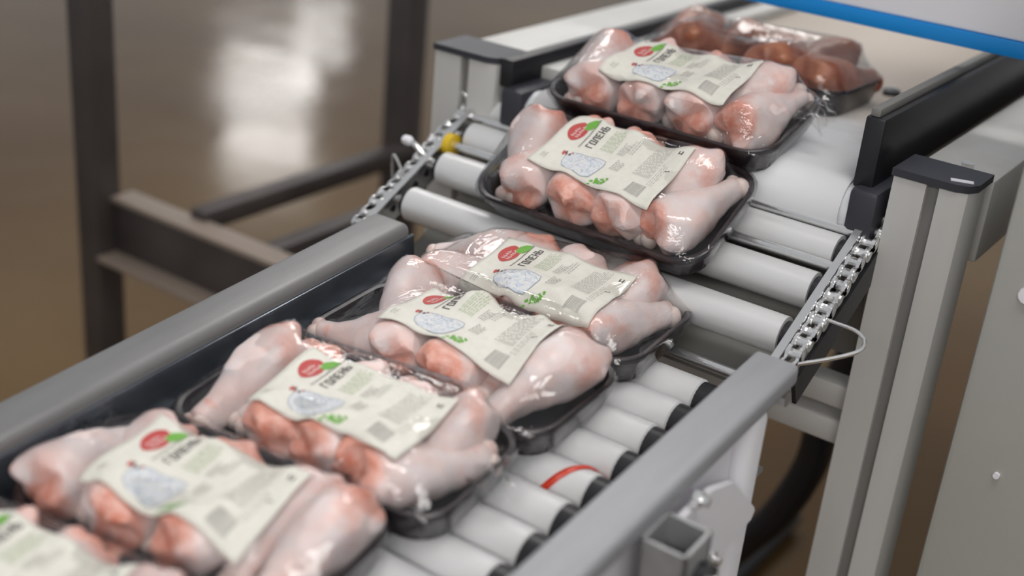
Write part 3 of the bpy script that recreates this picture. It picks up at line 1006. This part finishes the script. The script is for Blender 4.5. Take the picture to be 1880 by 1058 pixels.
    for name, (mk, polys, lay) in ART.items():
        bm = bmesh.new()
        for pts in polys:
            vs = [bm.verts.new((u, v, 0)) for u, v in pts]
            bm.faces.new(vs)
        bmesh.ops.triangulate(bm, faces=bm.faces[:])
        for _ in range(3):
            es = [e for e in bm.edges if e.calc_length() > 0.0045]
            if not es:
                break
            bmesh.ops.subdivide_edges(bm, edges=es, cuts=1)
            bmesh.ops.triangulate(bm, faces=bm.faces[:])
        for v in bm.verts:
            v.co = on(v.co.x, v.co.y, 0.00022 + 0.00012 * lay)
        for fc in bm.faces:
            fc.normal_update()
            if fc.normal.z < 0:
                fc.normal_flip()
        me = bpy.data.meshes.new(name)
        bm.to_mesh(me); bm.free()
        me.materials.append(M[mk])
        link(bpy.data.objects.new(name, me), lb)
    return o

# sticks: x, y, heading of the thick end (180 = towards camera, 0 = away), size, variant
STD = [(-0.104, 0.002, 3, 1.0, 0), (-0.074, -0.002, 176, 1.05, 1), (-0.046, 0.016, -4, 0.90, 2), (-0.019, -0.002, 183, 1.05, 3),
       (0.009, 0.016, 3, 0.90, 4), (0.037, -0.002, 176, 1.05, 5), (0.070, 0.006, -10, 1.02, 1), (0.098, -0.004, 158, 1.02, 0)]
def jit(lst, seed, drop=()):
    r = random.Random(seed)
    return [(x + r.uniform(-.003, .003), y + r.uniform(-.003, .003), a + r.uniform(-6, 6), s * r.uniform(.97, 1.03), (v + r.randint(0, 5)) % 6) for i, (x, y, a, s, v) in enumerate(lst) if i not in drop]
CX = 0.203
def lowp(x, y, z):
    return Vector((x, y * math.cos(PITCH) - z * math.sin(PITCH), y * math.sin(PITCH) + z * math.cos(PITCH)))
def rot(p, yaw=0.0):
    return (Matrix.Rotation(p, 4, 'X') @ Matrix.Rotation(yaw, 4, 'Z')).to_euler()

# pack on the incline
incl = Matrix.Translation((0, 0.07, -0.003)) @ Matrix.Rotation(INC, 4, 'X')
pack(incl @ Vector((0.200, 0.070, 0.0005)), rot(INC), STD,
     'chicken drumstick pack tilting down the bare metal rollers', lab=(0.001, 0.004), lab_rot=-0.08, seed=2)
# pack tipping off the belt
pack(Vector((0.202, 0.243, 0.0965)), rot(math.radians(16), -0.01), jit(STD, 4),
     'chicken drumstick pack tipping over the end of the belt', lab=(0.002, -0.004), seed=3, crumple=((1, 0.03, 0.05),))
# dark pack behind it under the cover
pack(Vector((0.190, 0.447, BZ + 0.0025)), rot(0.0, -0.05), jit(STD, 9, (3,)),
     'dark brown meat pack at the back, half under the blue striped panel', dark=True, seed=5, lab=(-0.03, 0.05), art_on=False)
P3S = [(-0.088, 0.022, -62, 0.96, 1), (-0.072, -0.026, 150, 0.98, 2), (-0.040, 0.006, -6, 1.0, 3), (-0.010, -0.006, 176, 0.98, 4),
       (0.020, 0.006, 6, 1.0, 5), (0.046, -0.006, 178, 1.0, 0), (0.072, 0.010, -4, 1.04, 2), (0.086, -0.008, 152, 1.02, 3)]
pack(lowp(CX + 0.002, 0.005, RZ), rot(PITCH, 0.02), P3S,
     'chicken drumstick pack at the top end of the roller conveyor, first below the incline', lab=(0.013, -0.019), seed=6)
P4S = [(-0.082, 0.028, 20, 0.98, 4), (-0.074, -0.030, -70, 0.98, 5), (-0.036, -0.003, 182, 1.02, 1), (-0.010, 0.008, 0, 0.95, 0),
       (0.022, -0.003, 174, 1.04, 3), (0.050, 0.008, 0, 0.95, 2), (0.088, -0.002, -14, 1.10, 1)]
pack(lowp(CX + 0.004, -0.130, RZ), rot(PITCH, 0.0), P4S,
     'chicken drumstick pack second below the incline, tucked against the one above', lab=(0.009, 0.006), seed=8)
P5S = [(-0.097, -0.003, -8, 1.12, 2), (-0.066, 0.012, -12, 0.95, 3), (-0.034, -0.004, 184, 1.05, 3), (-0.008, 0.010, 0, 0.92, 1), (0.018, -0.003, 174, 1.06, 4),
       (0.040, 0.010, 0, 0.95, 5), (0.058, -0.004, 172, 1.03, 0), (0.084, 0.014, -6, 0.98, 2), (0.088, -0.014, 146, 1.02, 4)]
pack(lowp(CX + 0.000, -0.272, RZ), rot(PITCH, 0.08), P5S,
     'chicken drumstick pack with gathered shiny film at its right end, third below the incline', lab=(0.014, -0.006), seed=9, crumple=((1, 0.015, 0.05),))
P6S = [(-0.098, -0.001, 174, 1.06, 1), (-0.068, 0.008, 4, 0.95, 5), (-0.036, -0.001, 178, 1.06, 2), (-0.002, 0.008, 0, 0.95, 3),
       (0.032, -0.001, 174, 1.06, 4), (0.066, 0.008, 0, 0.98, 1), (0.098, 0.000, -8, 1.06, 0)]
pack(lowp(CX - 0.010, -0.414, RZ), rot(PITCH, 0.10), P6S,
     'chicken drumstick pack at the bottom of the photo, second nearest to the viewer', lab=(0.004, -0.004), seed=12, crumple=((-1, 0.02, 0.06),))
pack(lowp(CX - 0.022, -0.556, RZ), rot(PITCH, 0.10), jit(STD, 21),
     'nearest chicken pack, only its label corner showing at the lower left', lab=(-0.002, 0.000), seed=14)
